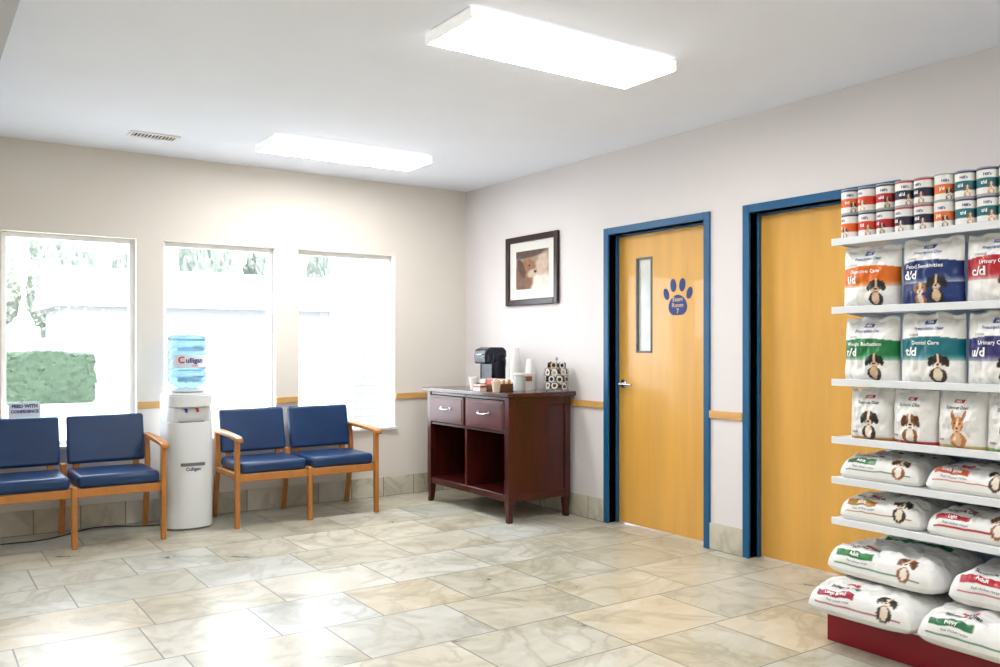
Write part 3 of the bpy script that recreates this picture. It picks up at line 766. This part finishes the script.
lie(.49,.56,.143,-.765,-4.665,.163,(154,16,48),DG[0],'Large Breed','large white pet food bag overhanging the red base',35,1,.03,1.0)
lie(.49,.56,.143,-.765,-5.165,.163,(28,104,60),DG[2],'Puppy','large white pet food bag with green print on red base',36,1,0,1.0)
lie(.52,.46,.143,-.680,-4.69,.309,(28,112,52),DG[3],'Adult','large white pet food bag stacked on another bag',37,1,-.06,1.0)
lie(.46,.46,.143,-.680,-5.20,.309,(172,28,46),DG[1],'Adult','large white pet food bag with red print stacked on top',38,1,.04,1.0)

# ---------------------------------------------------------------- outdoors
M_pave=pmat('concrete_paving',(200,199,194),.9,var=.06,scale=.8)
B().box(-40,40,.2,60,-.3,-.13).done('ground',M_pave,kind='structure',smooth=False)
M_leaf=pmat('hedge_leaves',(46,62,46),.9,var=.6,scale=26,detail=10,bump=.5)
b=B()
def disp(v,a,f): return v+noise.noise_vector(v*f)*a
nx,ny,nz=110,16,22; hx0,hx1,hy0,hy1,hz=-7.5,-.35,17.2,18.4,1.12
pts={}
def hv(i,j,k):
    if (i,j,k) not in pts:
        v=Vector((hx0+(hx1-hx0)*i/nx,hy0+(hy1-hy0)*j/ny,-.13+(hz+.13)*k/nz)); pts[(i,j,k)]=b.bm.verts.new(disp(v,.05,8)+noise.noise_vector(v*1.1)*.09+noise.noise_vector(v*20)*.05)
    return pts[(i,j,k)]
for i in range(nx):
    for k in range(nz):
        b._f([hv(i,0,k),hv(i+1,0,k),hv(i+1,0,k+1),hv(i,0,k+1)]); b._f([hv(i,ny,k),hv(i+1,ny,k),hv(i+1,ny,k+1),hv(i,ny,k+1)])
    for j in range(ny): b._f([hv(i,j,nz),hv(i+1,j,nz),hv(i+1,j+1,nz),hv(i,j+1,nz)])
for j in range(ny):
    for k in range(nz):
        for i in (0,nx): b._f([hv(i,j,k),hv(i,j+1,k),hv(i,j+1,k+1),hv(i,j,k+1)])
b.done('hedge',M_leaf,label='clipped green boxwood hedge beside the pavement',cat='hedge',loc=(-4,17.8,0))
tr_=thing('street_tree',(-4.6,9.3,-.13),'leafy tree with drooping pale green branches','tree')
b=B(); b.tube((-4.6,9.3,-.13),(-4.5,9.3,2.2),.14,.10); 
brs=[((-4.5,9.3,2.1),(-3.6,9.1,2.9)),((-3.6,9.1,2.9),(-2.7,9.0,2.7)),((-2.7,9.0,2.7),(-2.1,8.9,2.1)),((-4.5,9.3,2.2),(-4.4,9.6,4)),((-4.4,9.6,4),(-3,9.4,3.8)),((-4.5,9.3,2.1),(-5.4,9.2,3.3)),((-3.6,9.1,2.9),(-3.0,9.2,2.0))]
for p0,p1 in brs: b.tube(p0,p1,.04,.02,8)
b.done('trunk',pmat('bark',(150,138,128),.9,var=.2),tr_)
b=B(); random.seed(8)
for _ in range(4200):
    p0,p1=random.choice(brs); u=random.random()
    c=Vector(p0).lerp(Vector(p1),u)+Vector((random.gauss(0,.36),random.gauss(0,.3),random.gauss(0,.26)))
    n_=Vector((random.gauss(0,1),random.gauss(0,1),random.gauss(0,1))).normalized(); t_=n_.orthogonal().normalized(); w_=n_.cross(t_)
    s_=random.uniform(.02,.04)
    b._f([b.bm.verts.new(c+t_*s_),b.bm.verts.new(c+w_*s_*.5),b.bm.verts.new(c-t_*s_),b.bm.verts.new(c-w_*s_*.5)])
o=b.done('leaves',pmat('tree_leaves',(134,144,114),.8,var=.3,scale=3),tr_,smooth=False); o['kind']='stuff'
hs=thing('house',(6,31,-.13),'pale sided house with shingled roof','house')
M_sid=pmat('pale_siding',(128,128,130),.9,var=.03)
B().box(.8,12,29,36,-.13,2.9).done('house_walls',M_sid,hs,smooth=False)
b=B(); b.prism([(28.4,2.8),(36.6,2.8),(32.5,4.6)],0,.3,12.5); b.done('roof',pmat('roof_shingle',(114,114,117),.9,var=.12,scale=4),hs,smooth=False)
M_hg=pmat('house_glass',(110,113,116),.9)
for xx in (2.0,4.4,7.5,10):
    b=B(); b.box(xx,xx+1.1,28.96,29.0,.9,2.2); b.done('house_window',M_hg,hs,smooth=False)
M_dl=pmat('distant_foliage',(106,112,103),.95,var=.22,scale=3.0,detail=10)
for i in range(7):
    xx=-5+i*3.5
    t=thing('distant_tree',(xx,40,-.13),'tall leafy tree behind the house','tree','trees behind the house')
    b=B(); hh=random.uniform(6,8.5)
    bmesh.ops.create_icosphere(b.bm,subdivisions=5,radius=1)
    for v in b.bm.verts:
        q=v.co.copy(); q=q*(1+.20*noise.noise(q*2+Vector((i*5,0,0)))+.16*noise.noise(q*7)+.12*noise.noise(q*16))
        v.co=Vector((xx+q.x*1.5,40+q.y*1.5,hh*.6+q.z*hh*.42))
    b.done('tree_crown',M_dl,t)
    b=B(); b.tube((xx,40,-.13),(xx,40,hh*.5),.25,.18); b.done('trunk',M_brownbox,t)
m,nt,p,N,L=newmat('white_painted_brick')
br=N.new('ShaderNodeTexBrick'); tc=N.new('ShaderNodeTexCoord'); sp=N.new('ShaderNodeSeparateXYZ'); cbn=N.new('ShaderNodeCombineXYZ')
L.new(tc.outputs['Object'],sp.inputs[0]); ad=N.new('ShaderNodeMath'); L.new(sp.outputs[0],ad.inputs[0]); L.new(sp.outputs[1],ad.inputs[1]); L.new(ad.outputs[0],cbn.inputs[0]); L.new(sp.outputs[2],cbn.inputs[1]); L.new(cbn.outputs[0],br.inputs['Vector'])
br.inputs['Scale'].default_value=1; br.inputs['Brick Width'].default_value=.22; br.inputs['Row Height'].default_value=.075; br.inputs['Mortar Size'].default_value=.006
br.inputs['Color1'].default_value=(.29,.285,.28,1); br.inputs['Color2'].default_value=(.275,.27,.265,1); br.inputs['Mortar'].default_value=(.245,.245,.245,1)
L.new(br.outputs['Color'],p.inputs['Base Color']); p.inputs['Roughness'].default_value=.8
B().box(-.70,.6,.95,1.5,-.13,3.2).done('brick_pier',m,label='white painted brick pier outside the window',cat='pier',smooth=False,loc=(-.1,1.2,-.13))

# ---------------------------------------------------------------- world / sun
w=bpy.data.worlds.new('World'); S.world=w; w.use_nodes=True
bg=w.node_tree.nodes['Background']; bg.inputs[0].default_value=(.82,.91,1,1); bg.inputs[1].default_value=6.0
sl=bpy.data.lights.new('sun','SUN'); sl.energy=4.5; sl.angle=.1; so=bpy.data.objects.new('sun',sl); COL.objects.link(so)
so.rotation_euler=(math.radians(48),0,math.radians(20)); so.location=(0,-5,10)

# ---------------------------------------------------------------- camera
cd_=bpy.data.cameras.new('camera'); cam=bpy.data.objects.new('camera',cd_); COL.objects.link(cam)
cd_.sensor_width=36; cd_.lens=31.14; cd_.shift_y=.0125
cam.location=(-4.29,-6.80,1.31); cam.rotation_euler=(math.radians(90),0,math.radians(-34.5))
cd_.clip_end=200
S.camera=cam
